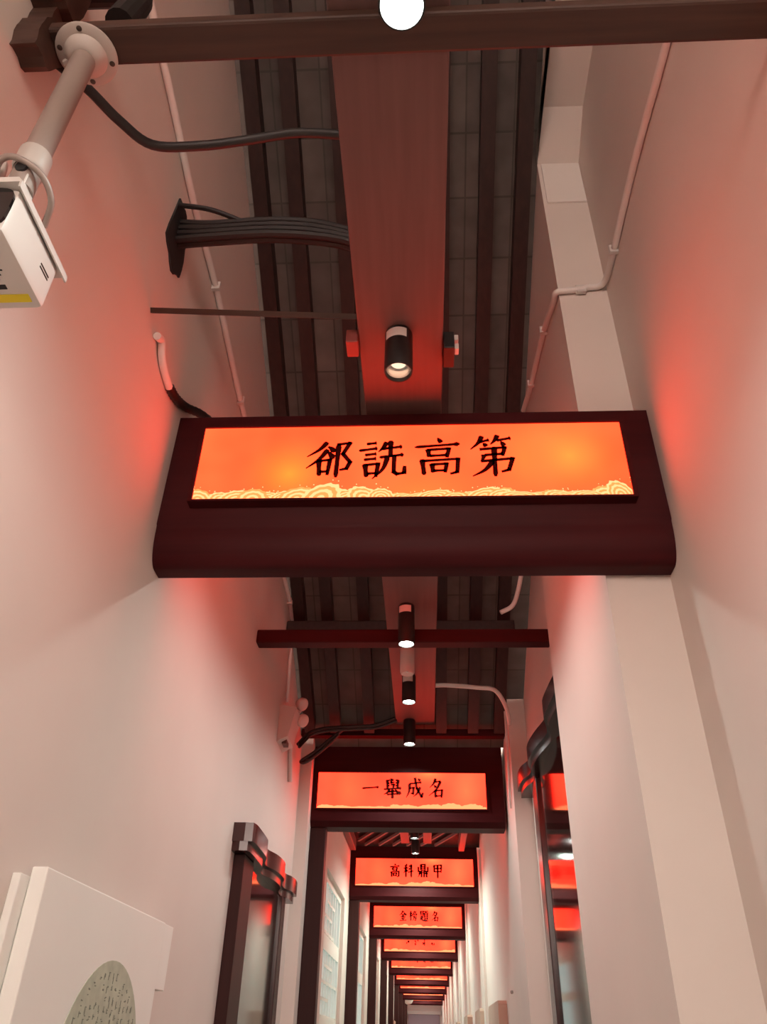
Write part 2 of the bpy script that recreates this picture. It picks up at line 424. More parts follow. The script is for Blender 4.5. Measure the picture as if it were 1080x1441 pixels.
# long ceiling plank that carries the spotlights
PX0, PX1, PZ = -0.175, 0.065, 3.155
b = NB(); box(b, PX0, PX1, 0.30, 4.69, PZ, PZ + 0.035, 0.004)
tag(obj('ceiling_plank', b, M['plank'], base=(-0.055, 2.5, PZ)), 'long red-brown ceiling plank running down the corridor with spotlights under it', 'plank')
for x0, lab in ((-0.22, 'left'), (-0.02, 'right')):
    b = NB(); box(b, x0, x0 + 0.075, 5.14, 7.50, 3.035, 3.06, 0.003)
    tag(obj('ceiling_plank', b, M['plank'], base=(x0, 6.2, 3.035)), f'red-lit narrow plank above the third sign, {lab} one of the pair', 'plank')
b = NB(); tube(b, [(XL + 0.001, 1.45, 3.222), (PX0, 1.45, 3.175)], 0.011, 4, smooth=False)
tag(obj('batten', b, M['beamw'], base=(XL, 1.45, 3.2)), 'thin dark wooden batten from left wall to ceiling plank', 'batten')

# ---------------------------------------------------------------- lightbox signs
# brush strokes on a 100 x 100 field: kind, points.  h level, v upright, p falling left, n falling right, d dot, z bent
CH = {
 'xi': [('p', [(44, 97), (28, 76), (2, 56)]), ('n', [(46, 84), (54, 78), (61, 68)]), ('p', [(46, 76), (28, 48), (2, 24)]), ('n', [(46, 70), (52, 62), (60, 50)]),
        ('v', [(28, 47), (31, 3)]), ('z', [(29, 44), (52, 47), (48, 8)]), ('h', [(31, 14), (50, 15)]),
        ('v', [(69, 92), (66, -2)]), ('z', [(68, 90), (93, 94), (79, 63), (95, 40), (88, 22), (76, 19)])],
 'shen': [('h', [(16, 90), (38, 93)]), ('h', [(0, 72), (40, 78)]), ('h', [(13, 60), (38, 63)]), ('h', [(11, 47), (38, 50)]), ('v', [(14, 36), (18, 1)]), ('z', [(16, 33), (42, 36), (38, 4)]), ('h', [(18, 10), (40, 11)]),
          ('p', [(60, 95), (52, 80), (42, 68)]), ('h', [(48, 76), (93, 82)]), ('v', [(68, 99), (68, 54)]), ('h', [(44, 53), (96, 60)]), ('p', [(62, 55), (52, 22), (30, -4)]), ('z', [(76, 56), (75, 14), (82, 8), (97, 11), (98, 26)])],
 'gao': [('d', [(50, 102), (58, 88)]), ('h', [(0, 76), (98, 84)]), ('v', [(29, 70), (31, 48)]), ('z', [(30, 68), (74, 71), (70, 49)]), ('h', [(31, 51), (70, 53)]), ('v', [(16, 42), (20, -1)]), ('z', [(18, 37), (93, 42), (90, 6), (78, 2)]),
         ('v', [(37, 30), (39, 5)]), ('z', [(38, 27), (68, 29), (65, 8)]), ('h', [(39, 10), (66, 11)])],
 'di': [('p', [(28, 98), (18, 80), (0, 64)]), ('h', [(20, 82), (44, 88)]), ('d', [(30, 80), (37, 71)]), ('p', [(64, 100), (56, 86), (46, 76)]), ('h', [(60, 86), (94, 92)]), ('d', [(70, 84), (78, 72)]),
        ('z', [(24, 64), (78, 68), (73, 50)]), ('h', [(30, 49), (74, 52)]), ('p', [(30, 50), (28, 42), (22, 33)]), ('z', [(26, 34), (94, 40), (84, 12), (70, 8)]), ('v', [(54, 70), (53, -4)]), ('p', [(50, 34), (30, 12), (2, -3)])],
 'yi': [('h', [(0, 44), (100, 52)])],
 'ju': [('v', [(20, 92), (22, 46)]), ('h', [(20, 86), (36, 90)]), ('h', [(21, 72), (34, 74)]), ('h', [(22, 60), (34, 62)]), ('z', [(44, 94), (42, 76), (58, 78)]), ('h', [(44, 88), (58, 90)]), ('z', [(44, 66), (58, 67), (54, 52)]),
        ('v', [(82, 92), (78, 46)]), ('h', [(66, 88), (82, 90)]), ('h', [(66, 74), (80, 76)]), ('h', [(66, 61), (79, 63)]), ('h', [(0, 42), (100, 48)]), ('p', [(34, 42), (22, 26), (2, 16)]), ('n', [(64, 43), (78, 28), (100, 19)]), ('h', [(26, 29), (74, 33)]), ('h', [(18, 15), (82, 20)]), ('v', [(50, 42), (50, -6)])],
 'cheng': [('h', [(18, 71), (90, 79)]), ('p', [(20, 72), (17, 32), (0, 0)]), ('z', [(22, 48), (44, 51), (40, 20), (31, 22)]), ('z', [(52, 99), (62, 48), (90, 4), (97, 22)]), ('p', [(82, 54), (64, 22), (42, 6)]), ('d', [(70, 98), (82, 86)])],
 'ming': [('p', [(48, 99), (34, 72), (10, 50)]), ('h', [(40, 80), (78, 85)]), ('p', [(78, 85), (52, 42), (4, 6)]), ('d', [(36, 64), (50, 50)]), ('v', [(44, 36), (46, -3)]), ('z', [(45, 33), (86, 37), (82, 0)]), ('h', [(46, 5), (83, 7)])],
 'ke': [('p', [(40, 96), (26, 90), (10, 84)]), ('h', [(2, 66), (48, 71)]), ('v', [(26, 88), (26, -2)]), ('p', [(26, 66), (18, 46), (2, 30)]), ('d', [(28, 58), (44, 42)]), ('d', [(58, 90), (68, 78)]), ('d', [(56, 68), (66, 56)]), ('h', [(48, 36), (100, 46)]), ('v', [(80, 99), (80, -4)])],
 'ding': [('v', [(32, 98), (32, 52)]), ('z', [(32, 96), (68, 98), (68, 52)]), ('h', [(32, 82), (68, 83)]), ('h', [(32, 68), (68, 69)]), ('h', [(32, 54), (68, 55)]), ('z', [(8, 74), (8, 44), (40, 44)]), ('v', [(38, 46), (36, -2)]), ('p', [(20, 44), (18, 22), (4, 0)]), ('h', [(8, 26), (38, 28)]),
          ('v', [(60, 48), (60, -2)]), ('z', [(94, 74), (94, 44), (62, 44)]), ('h', [(62, 28), (94, 28)]), ('v', [(82, 44), (84, -2)])],
 'jia': [('v', [(14, 92), (16, 38)]), ('z', [(14, 90), (87, 94), (84, 40)]), ('h', [(16, 66), (85, 68)]), ('h', [(16, 42), (84, 44)]), ('v', [(50, 92), (50, -8)])],
 'jin': [('p', [(50, 99), (30, 72), (0, 52)]), ('n', [(52, 94), (72, 70), (100, 54)]), ('h', [(28, 60), (72, 63)]), ('h', [(18, 40), (82, 44)]), ('v', [(50, 60), (50, 4)]), ('d', [(28, 32), (36, 16)]), ('p', [(74, 34), (68, 24), (62, 16)]), ('h', [(4, 0), (96, 5)])],
 'bang': [('h', [(0, 68), (36, 72)]), ('v', [(18, 97), (18, -2)]), ('p', [(18, 66), (10, 48), (0, 36)]), ('d', [(20, 58), (34, 44)]), ('d', [(66, 99), (70, 88)]), ('h', [(44, 83), (94, 88)]), ('d', [(56, 78), (60, 68)]), ('p', [(82, 80), (79, 74), (74, 68)]), ('z', [(44, 52), (42, 64), (98, 66), (92, 54)]), ('d', [(66, 58), (70, 50)]), ('h', [(44, 41), (98, 46)]), ('p', [(64, 42), (58, 18), (40, 0)]), ('z', [(66, 28), (88, 30), (82, 4), (72, 5)])],
 'ti': [('v', [(8, 96), (9, 60)]), ('z', [(8, 94), (40, 96), (38, 61)]), ('h', [(9, 78), (38, 79)]), ('h', [(9, 62), (38, 63)]), ('h', [(0, 47), (46, 50)]), ('v', [(24, 48), (24, 14)]), ('h', [(24, 32), (42, 33)]), ('p', [(12, 38), (8, 20), (0, 4)]), ('n', [(8, 24), (34, 6), (100, 0)]),
        ('h', [(48, 93), (98, 97)]), ('p', [(72, 92), (69, 86), (64, 80)]), ('v', [(54, 80), (55, 26)]), ('z', [(54, 78), (92, 80), (90, 26)]), ('h', [(55, 62), (90, 63)]), ('h', [(55, 46), (90, 47)]), ('h', [(55, 28), (90, 29)]), ('p', [(66, 24), (58, 16), (48, 10)]), ('d', [(78, 24), (92, 12)])],
}
_r = random.Random(11)
for _q in range(4):
    CH['smudge%d' % _q] = [(_r.choice('vdph'), [(_x, _z), (_x + _r.uniform(-8, 8), _z - 12), (_x + _r.uniform(-14, 14), _z - _r.uniform(18, 40))]) for _x, _z in ((_r.uniform(20, 80), _r.uniform(35, 100)) for _ in range(6))]
WID = {'h': (4.5, 4.5, 7.5), 'v': (9, 6.5, 7), 'p': (8.5, 6.5, 1.5), 'n': (3, 8, 5), 'd': (3, 7, 7.5), 'z': (6.5, 6, 6.5)}

def ribbon(bm, pts, ws, y0, y1):
    P = [Vector((p[0], p[1])) for p in pts]; n = len(P); L = []; R = []
    for i, p in enumerate(P):
        t = (P[min(i + 1, n - 1)] - P[max(i - 1, 0)]).normalized(); q = Vector((-t.y, t.x)) * ws[i] / 2
        L.append(p + q); R.append(p - q)
    a = [[bm.verts.new((v.x, yy, v.y)) for v in L] for yy in (y0, y1)]; c = [[bm.verts.new((v.x, yy, v.y)) for v in R] for yy in (y0, y1)]
    for i in range(n - 1):
        bm.faces.new([a[0][i], a[0][i + 1], c[0][i + 1], c[0][i]]); bm.faces.new([a[1][i], c[1][i], c[1][i + 1], a[1][i + 1]])
        bm.faces.new([a[0][i], a[1][i], a[1][i + 1], a[0][i + 1]]); bm.faces.new([c[0][i], c[0][i + 1], c[1][i + 1], c[1][i]])
    for i in (0, n - 1): bm.faces.new([a[0][i], c[0][i], c[1][i], a[1][i]])

def draw_char(bm, key, x, z, sx, sz, yf, wk=1.0):
    s = (sx + sz) / 200
    for kind, pts in CH[key]:
        w0, w1, w2 = [q * wk * s for q in WID[kind]]
        Q = [(x + p[0] / 100 * sx, z + p[1] / 100 * sz) for p in pts]
        if kind == 'z':
            for a_, b_ in zip(Q, Q[1:]):
                d = Vector(b_) - Vector(a_); u = d.normalized() * w1 * 0.35
                A = Vector(a_) - u; B = Vector(b_) + u
                flat = abs(d.x) > abs(d.y) * 1.4
                ww = w1 * (0.8 if flat else 1.15)
                ribbon(bm, [A, (A + B) / 2, B], [ww, ww * 0.92, ww * (0.9 if b_ is not Q[-1] else 0.7)], yf, yf + 0.0012)
        elif kind == 'h':
            A, B = Vector(Q[0]), Vector(Q[-1]); d = B - A
            ribbon(bm, [A, A + d * 0.08, A + d * 0.5, A + d * 0.86, A + d * 0.93, B], [w0 * 0.4, w0 * 1.15, w0 * 0.9, w0 * 1.0, w2 * 1.1, w2 * 0.35], yf, yf + 0.0012)
        elif kind in 'pn':
            T = [(Q[0][0], 0, Q[0][1]), (Q[1][0], 0, Q[1][1]), (Q[2][0], 0, Q[2][1])]
            C = smooth_path(T, 5); C = [(c.x, c.z) for c in C]; n = len(C)
            def wv(t):
                if kind == 'p': return (w0 * 0.7 if t == 0 else w0 + (w2 - w0) * t ** 1.2)
                return w0 + (w1 * 1.25 - w0) * (t / 0.8) if t < 0.8 else w1 * 1.25 * (1 - (t - 0.8) / 0.2 * 0.75)
            ribbon(bm, C, [wv(i / (n - 1)) for i in range(n)], yf, yf + 0.0012)
        else:
            A, B = Vector(Q[0]), Vector(Q[-1]); d = B - A
            ribbon(bm, [A, A + d * 0.1, A + d * 0.5, A + d * 0.9, B], [w0 * 0.5, w0, w1, w2, w2 * 0.5], yf, yf + 0.0012)

def waves(x0, x1, z0, hmax, yf, seed, detail):
    """band of rolling surf along the lower edge: uneven crests of curling lines with loose spray"""
    rnd = random.Random(seed); bm = NB()
    def crest(x):
        u = (x - x0) / (x1 - x0)
        return 0.45 + 0.30 * math.sin(u * 31 + seed) * math.sin(u * 13.7 + 1.3 * seed) + 0.22 * math.sin(u * 7.1 + seed * 0.7)
    box(bm, x0, x1, yf, yf + 0.0015, z0, z0 + hmax * 0.20)
    n_m = 26 if detail else 20
    for i in range(n_m):
        cx = x0 + (x1 - x0) * (i + 0.5 + rnd.uniform(-0.3, 0.3)) / n_m
        h = hmax * max(0.28, min(1.0, crest(cx) + rnd.uniform(-0.12, 0.12)))
        r = (x1 - x0) / n_m * rnd.uniform(0.75, 1.25)
        yy = yf - 0.0008 - 0.0003 * (i % 4)
        lean = rnd.uniform(-0.5, 0.7) * r
        rings = rnd.choice((5, 6, 7)) if detail else 1
        ph = rnd.uniform(0, 6)
        for j in range(rings):
            s0 = 1 - j / rings; s1 = 1 - (j + 1) / rings
            n = 20; L = []
            for a in range(n + 1):
                th = math.pi * a / n
                w0 = 1 + 0.05 * math.sin(a * 1.9 + ph + j) * s0; w1 = 1 + 0.05 * math.sin(a * 1.9 + ph + j + 1) * s1
                row = []
                for s_, w_ in ((s0, w0), (s1, w1)):
                    zq = h * s_ * w_ * math.sin(th)
                    row.append(bm.verts.new((max(x0, min(x1, cx + r * s_ * w_ * math.cos(th) + lean * (zq / h) ** 1.5 if zq > 0 else cx + r * s_ * w_ * math.cos(th))), yy, z0 + max(0.0, zq))))
                L.append(row)
            for a in range(n):
                try: bm.faces.new([L[a][0], L[a + 1][0], L[a + 1][1], L[a][1]]).material_index = (j + (i % 3 == 0)) % 2
                except Exception: pass
        if detail:
            for k in range(3):
                px, pz = cx + rnd.uniform(-r, r), z0 + h * rnd.uniform(0.9, 1.25); q = rnd.uniform(0.0008, 0.0018)
                box(bm, max(x0, px - q), min(x1, px + q), yy, yy + 0.0005, pz - q, pz + q)
    return bm

def sign(y, x0, x1, zb, zt, sx0, sx1, sz0, sz1, chars, label, first=False, detail=True, letters=None):
    """a dark board across the corridor with a glowing printed screen in its face"""
    r = thing('lightbox_sign', label, 'sign', ((sx0 + sx1) / 2, y, (sz0 + sz1) / 2), 'glowing lightbox signs along the corridor')
    dep = 0.10 if first else 0.16
    b = NB()
    if first:       # board with a rounded nose along the bottom
        pr = [(y, zt), (y, 2.735), (y + 0.004, 2.73)]
        for k in range(9):
            th = math.pi / 2 * k / 8
            pr.append((y + 0.055 - 0.05 * math.cos(th), 2.715 - 0.105 * math.sin(th)))
        pr += [(y + dep, 2.61), (y + dep, zt)]
        prism(b, pr, 'x', x0, x1)
    else:
        prism(b, [(y, zt), (y, zb + 0.03), (y + 0.03, zb), (y + dep, zb), (y + dep, zt)], 'x', x0, x1)
    obj('sign_board', b, M['maroon'], r, smooth=True)
    fy = y - (0.036 if first else 0.012)
    b = NB(); t = 0.012
    box(b, sx0 - t, sx1 + t, fy, y, sz1, sz1 + t * 0.6); box(b, sx0 - t, sx1 + t, fy, y, sz0 - t * 0.6, sz0)
    box(b, sx0 - t, sx0, fy, y, sz0, sz1); box(b, sx1, sx1 + t, fy, y, sz0, sz1)
    obj('screen_frame', b, M['maroon'], r)
    yf = fy + 0.006
    b = NB(); box(b, sx0, sx1, yf, y, sz0, sz1)
    sc = obj('screen', b, M['screen0'] if first else M['screen1'], r)
    hh = sz1 - sz0
    b = NB(); box(b, sx0, sx1, y + dep, y + dep + 0.008, sz0, sz1)
    obj('rear_screen', b, M['screen0'] if first else M['screen1'], r)
    obj('wave_border', waves(sx0 + 0.002, sx1 - 0.002, sz0 + 0.0005, hh * (0.21 if first else 0.19), yf - 0.0018, int(y * 10), detail), [M['cream'], M['gold']] if first else [M['cream_far'], M['cream_far']], sc)
    if letters is not None:
        b = NB()
        for key, cx0, cx1, cz0, cz1 in letters: draw_char(b, key, cx0, cz0, cx1 - cx0, cz1 - cz0, yf - 0.0035, 1.5 if first else (2.1 if y < 6 else 2.4))
        obj('lettering', b, M['ink_red'], sc)
    return r

sign(1.82, XL + 0.001, XN - 0.001, 2.61, 3.142, -0.668, 0.598, 2.795, 3.068, None,
     'large orange lightbox sign nearest the camera, in a dark maroon board with rounded lower edge', first=True,
     letters=[('xi', -0.345, -0.205, 2.872, 3.008), ('shen', -0.187, -0.047, 2.868, 3.008), ('gao', -0.020, 0.118, 2.876, 3.012), ('di', 0.146, 0.276, 2.872, 3.022)])
FARL = [
 [('yi', -0.39, -0.285, 2.775, 2.875), ('ju', -0.255, -0.145, 2.765, 2.882), ('cheng', -0.115, -0.01, 2.765, 2.882), ('ming', 0.02, 0.12, 2.77, 2.882)],
 [('gao', -0.33, -0.24, 2.79, 2.90), ('ke', -0.205, -0.115, 2.79, 2.90), ('ding', -0.075, 0.025, 2.79, 2.90), ('jia', 0.065, 0.155, 2.79, 2.90)],
 [('jin', -0.33, -0.24, 2.79, 2.90), ('bang', -0.205, -0.115, 2.79, 2.90), ('ti', -0.075, 0.025, 2.79, 2.90), ('ming', 0.065, 0.155, 2.79, 2.90)],
]
FLAB = ['second lightbox sign, orange-red, above the first dark post on the left',
        'third red lightbox sign, below the diagonal rafters, its writing still sharp',
        'fourth red lightbox sign, with blurred writing, just beyond the third',
        'fifth red lightbox sign, top edge hidden by the fourth sign board',
        'sixth red lightbox sign, only the lower half of its screen showing',
        'seventh lightbox sign, just a thin bright orange strip showing',
        'eighth lightbox sign, thin orange strip under the seventh',
        'ninth lightbox sign, thin dim strip under the eighth',
        'tenth and last lightbox sign, right before the dark end door']
SYS = [4.90, 7.72, 10.66, 13.5, 16.4, 19.3, 22.2, 25.1, 28.0]
for i, y in enumerate(SYS):
    right = (0.478 if i == 0 else 0.462)
    letters = FARL[i] if i < 3 else None
    if i == 0: a = (-0.745, XF - 0.015, 2.598, 3.095, -0.665, 0.375, 2.70, 2.915)
    else: a = (XLF + 0.002, XF - 0.024, 2.60, 3.05, -0.645, 0.435, 2.715, 2.945)
    if letters is None:   # smudged, unreadable marks
        letters = [('smudge%d' % q, x, x + 0.085, 2.79, 2.88) for q, x in enumerate((-0.33, -0.20, -0.075, 0.065))] if i in (3, 4) else []
    sign(y, *a, None, FLAB[i], detail=False, letters=letters if letters else None)
    b = NB(); box(b, XLF, XLF + 0.095, y + 0.03, y + 0.13, 0, 2.598, 0.006)
    tag(obj('wooden_post', b, M['post'], base=(XLF + 0.05, y + 0.08, 0)), f'dark wooden post on the left wall under the {ORD[i+1]} sign', 'post', 'posts under the signs')

# ---------------------------------------------------------------- spotlights
def spotlight(x, y, ztop, length, r, label, lit, power, sticker=True, tint=(0.93, 1.0, 0.95)):
    t = thing('ceiling_spotlight', label, 'spotlight', (x, y, ztop), 'spotlights under the ceiling plank')
    zb = ztop - length
    b = NB()
    lathe(b, x, y, [(0, ztop), (r * 0.93, ztop), (r, ztop - 0.006), (r, zb + 0.004), (r * 0.97, zb), (r * 0.90, zb), (r * 0.86, zb + 0.012)])
    obj('housing', b, M['black'], t, smooth=True)
    b = NB(); zi = zb + (0.012 if lit else 0.03)
    lathe(b, x, y, [(r * 0.86, zb + 0.012), (r * 0.74, zi + 0.004), (r * 0.55, zi + 0.006)])
    obj('reflector', b, M['reflector'] if not lit else M['lens'], t, smooth=True)
    b = NB(); lathe(b, x, y, [(r * 0.55, zi + 0.006), (0, zi + 0.008)])
    obj('lens', b, M['lens'] if lit else M['lens_soft'], t)
    if sticker:
        b = NB(); seg = 10
        v0 = []; v1 = []
        for k in range(seg + 1):
            th = math.radians(-150 + 95 * k / seg); rr = r * 1.012
            v0.append(b.verts.new((x + rr * math.cos(th), y + rr * math.sin(th), ztop - 0.045))); v1.append(b.verts.new((x + rr * math.cos(th), y + rr * math.sin(th), ztop - 0.012)))
        for k in range(seg): b.faces.new([v0[k], v0[k + 1], v1[k + 1], v1[k]])
        obj('sticker', b, M['label'], t)
    if power:
        ld = bpy.data.lights.new('spot_beam', 'SPOT'); ld.energy = power; ld.color = tint
        ld.spot_size = math.radians(165); ld.spot_blend = 0.9; ld.shadow_soft_size = 0.025
        lo = bpy.data.objects.new('spot_beam', ld); COL.objects.link(lo); lo.parent = t; lo.location = (0, 0, -length - 0.004)
    return t
SPX = -0.06
spotlight(-0.026, 0.597, PZ, 0.17, 0.042, 'bright spotlight glaring at the very top under the overhead cross beam', True, SPOT_W * 1.2)
spotlight(SPX, 1.50, PZ, 0.15, 0.039, 'black spotlight with dim warm lens right above the first sign', False, 0)
spotlight(SPX, 2.36, PZ, 0.15, 0.037, 'lit black spotlight on the plank hidden just behind the first sign', True, SPOT_W * 0.6)
spotlight(-0.075, 3.13, PZ, 0.19, 0.037, 'lit black spotlight in front of the thin cross rail', True, SPOT_W * 0.5)
spotlight(-0.08, 3.93, PZ, 0.15, 0.037, 'lit black spotlight behind the pale fitting, with white sticker', True, SPOT_W * 0.6)
spotlight(-0.09, 4.62, PZ, 0.15, 0.037, 'black spotlight just in front of the second sign', True, SPOT_W * 0.6, sticker=False)
t = thing('ceiling_sensor', 'pale cylindrical fitting on the plank just behind the cross rail', 'sensor', (-0.08, 3.56, PZ))
b = NB(); lathe(b, -0.08, 3.56, [(0, PZ), (0.036, PZ), (0.036, PZ - 0.14), (0.030, PZ - 0.148), (0, PZ - 0.148)]); obj('housing', b, M['pink'], t, smooth=True)
b = NB(); lathe(b, -0.08, 3.525, [(0.006, PZ - 0.148), (0.005, PZ - 0.153), (0, PZ - 0.154)]); obj('indicator', b, M['white'], t)
far_l = ['above the third sign', 'above the fourth sign, a small pale dot', 'above the fifth sign, unseen, added to light the far bay', 'above the sixth sign, unseen, added to light the far bay', 'above the seventh sign, unseen, added to light the far bay', 'above the eighth sign, unseen, added to light the far bay', 'above the ninth sign, unseen, added to light the far bay', 'above the tenth sign, unseen, added to light the far bay']  # lamps from the fifth sign on are unseen, added to light far bays
spotlight(-0.09, 29.7, 3.30, 0.2, 0.037, 'unseen farthest spotlight, added to brighten the dark end door', True, SPOT_W * 1.5, sticker=False)  # unseen lamp, added to bring white light to the corridor end
for i, y in enumerate(SYS[1:]):
    yy = y - 0.35
    spotlight(-0.09, yy, 3.035 if i == 0 else 3.30, 0.11 if i == 0 else 0.30, 0.037, f'spotlight {far_l[i]}', True, SPOT_W * 1.9, sticker=False, tint=(0.84, 1.0, 0.86))
    if i == 0: spotlight(-0.09, yy - 0.55, 3.035, 0.10, 0.037, 'spotlight second in front of the third sign', True, SPOT_W * 0.5, sticker=False)

# ---------------------------------------------------------------- camera on its pole
CX, CY = -0.658, 0.711
t = thing('surveillance_camera', 'white surveillance camera hanging on a grey pole from the top cross beam', 'camera', (CX, CY, 3.12))
b = NB(); lathe(b, CX, CY, [(0, 3.12), (0.058, 3.12), (0.060, 3.116), (0.060, 3.112), (0.056, 3.109), (0.042, 3.107), (0.040, 3.10), (0.030, 3.090), (0.024, 3.086), (0, 3.086)], 40)
fl = obj('mount_flange', b, M['flange'], t, smooth=True)
for k, a in enumerate((20, 95, 200, 275)):
    b = NB(); x, y = CX + 0.050 * math.cos(math.radians(a)), CY + 0.050 * math.sin(math.radians(a))
    lathe(b, x, y, [(0.0055, 3.112), (0.0055, 3.1075), (0.004, 3.106), (0, 3.1055)], 12); obj('screw', b, M['screw'], fl, smooth=True)
b = NB(); tube(b, [(CX - 0.045, CY + 0.01, 3.103), (CX - 0.02, CY - 0.002, 3.096)], 0.007, 8, smooth=False); obj('flange_rib', b, M['flange'], fl)
b = NB(); lathe(b, CX, CY, [(0, 3.09), (0.0225, 3.09), (0.0225, 2.74), (0, 2.74)], 24); obj('pole', b, M['greypipe'], t, smooth=True)
b = NB(); lathe(b, CX, CY, [(0.0225, 2.752), (0.0275, 2.747), (0.0275, 2.705), (0.024, 2.70)], 24); obj('coupling', b, M['flange'], t, smooth=True)
b = NB(); lathe(b, CX, CY, [(0, 2.71), (0.0225, 2.71), (0.0225, 2.645), (0, 2.645)], 24); lp = obj('lower_tube', b, M['greypipe'], t, smooth=True)
b = NB(); prism(b, [(CX + 0.004 + 0.010 * math.cos(a * math.pi / 8), 2.682 + 0.014 * math.sin(a * math.pi / 8)) for a in range(16)], 'y', CY - 0.0245, CY - 0.0195); obj('cable_hole', b, M['ink'], lp)
b = NB(); box(b, CX - 0.018, CX + 0.018, CY - 0.018, CY + 0.018, 2.632, 2.675, 0.006); obj('swivel_bracket', b, M['white'], t)
bx0, bx1, by0, by1, bz0, bz1 = -0.755, -0.637, 0.690, 0.848, 2.515, 2.622
b = NB(); box(b, bx0, bx1, by0, by1, bz0, bz1, 0.010); bd = obj('camera_body', b, M['white'], t, smooth=True)
b = NB()
prism(b, [(bx0 - 0.008, bz1 + 0.003), (bx0 - 0.002, bz1 + 0.012), (bx1 - 0.002, bz1 + 0.012), (bx1 + 0.006, bz1 + 0.002), (bx1 + 0.007, bz1 - 0.014), (bx1 + 0.004, bz1 - 0.014), (bx1 + 0.003, bz1 - 0.001), (bx0 - 0.005, bz1 - 0.001)], 'y', by0 - 0.012, by1 + 0.018)
obj('sunshade', b, M['white'], t)
b = NB(); P = []
for k in range(28):
    a = 2 * math.pi * k / 28; c, s_ = math.cos(a), math.sin(a)
    P.append(((bx0 + bx1) / 2 + 0.056 * math.copysign(abs(c) ** 0.45, c), (bz0 + bz1) / 2 + 0.051 * math.copysign(abs(s_) ** 0.45, s_)))
prism(b, P, 'y', by0 - 0.003, by0 + 0.004); obj('front_glass', b, M['glass_dark'], bd)
b = NB(); box(b, bx0 + 0.004, bx1 - 0.012, by1 - 0.034, by1 - 0.018, bz0 - 0.0012, bz0 + 0.001); obj('yellow_strip', b, M['yellow'], bd)
b = NB()
for k in range(4): box(b, bx0 + 0.02, bx1 - 0.034 - 0.006 * k, by0 + 0.074 + k * 0.009, by0 + 0.0765 + k * 0.009, bz0 - 0.001, bz0 + 0.001)
box(b, bx1 - 0.055, bx1 - 0.042, by0 + 0.104, by0 + 0.113, bz0 - 0.001, bz0 + 0.001)
obj('label_print', b, M['ink'], bd)
b = NB()
for k in range(2): box(b, bx1 - 0.001, bx1 + 0.0008, by0 + 0.108, by0 + 0.138, bz0 + 0.050 + k * 0.007, bz0 + 0.053 + k * 0.007)
obj('side_print', b, M['screw'], bd)
b = NB(); tube(b, [(CX - 0.05, CY - 0.005, 2.67), (CX - 0.03, CY - 0.03, 2.690), (CX, CY - 0.032, 2.690), (CX + 0.034, CY - 0.010, 2.675), (CX + 0.042, CY + 0.025, 2.655), (CX + 0.02, CY + 0.06, 2.635)], 0.0055, 10)
obj('camera_cable', b, M['greypipe'], t, smooth=True)
b = NB(); lathe(b, CX - 0.05, CY - 0.005, [(0, 2.725), (0.010, 2.723), (0.012, 2.712), (0.014, 2.69), (0.012, 2.665), (0.008, 2.636), (0, 2.634)], 16); obj('cable_connector', b, M['white'], t, smooth=True)

# ---------------------------------------------------------------- cables and conduits
def cable(name, pts, r, m, label, cat, smooth=True, seg=10, ridges=0.0, n=6, group=None, clips=None):
    b = NB(); tube(b, pts, r, seg, smooth=smooth, ridges=ridges, n=n)
    o = tag(obj(name, b, m, smooth=True, base=pts[0]), label, cat, group)
    if clips:
        for p in clips:
            bb = NB(); box(bb, p[0] - r * 1.5, p[0] + r * 1.5, p[1] - 0.008, p[1] + 0.008, p[2] - r * 1.6, p[2] + r * 1.6, 0.002)
            obj('pipe_clip', bb, M['white'], o)
    return o
cable('cable', [(XL + 0.005, 0.752, 3.19), (-0.70, 0.80, 3.16), (-0.655, 0.87, 3.16), (-0.60, 0.93, 3.165), (-0.50, 0.95, 3.19), (-0.40, 0.955, 3.215), (-0.28, 0.95, 3.23), (PX0 + 0.005, 0.95, 3.215)], 0.011, M['blackcable'], 'thick black cable sagging from the left wall to the ceiling plank, below the pole flange', 'cable')
# bundle of black cables out of a hole in the left wall
t = thing('cable_bundle', 'bundle of black cables from the hole in left wall to the ceiling plank', 'cables', (XL, 1.46, 3.6))
for k in range(7):
    dz = 0.022 * (k % 4) - 0.033; dy = 0.02 * (k // 4)
    b = NB(); tube(b, [(XL + 0.004, 1.47 + dy, 3.62 + dz * 1.3), (-0.66, 1.46 + dy, 3.605 + dz), (-0.48, 1.45 + dy, 3.60 + dz), (-0.34, 1.45 + dy, 3.585 + dz), (-0.22, 1.45 + dy, 3.545 + dz * 0.8), (-0.15, 1.46 + dy, 3.50 + dz * 0.8)], 0.0125, 8)
    obj('cable', b, M['blackcable'], t, smooth=True)
b = NB(); tube(b, [(XL + 0.004, 1.43, 3.70), (-0.66, 1.43, 3.67), (-0.56, 1.45, 3.635)], 0.008, 8); obj('cable', b, M['blackcable'], t, smooth=True)
b = ragged([(1.40, 3.52), (1.50, 3.46), (1.56, 3.50), (1.545, 3.66), (1.50, 3.74), (1.42, 3.73)], XL, XL + 0.006); obj('wall_hole', b, M['ink'], t)
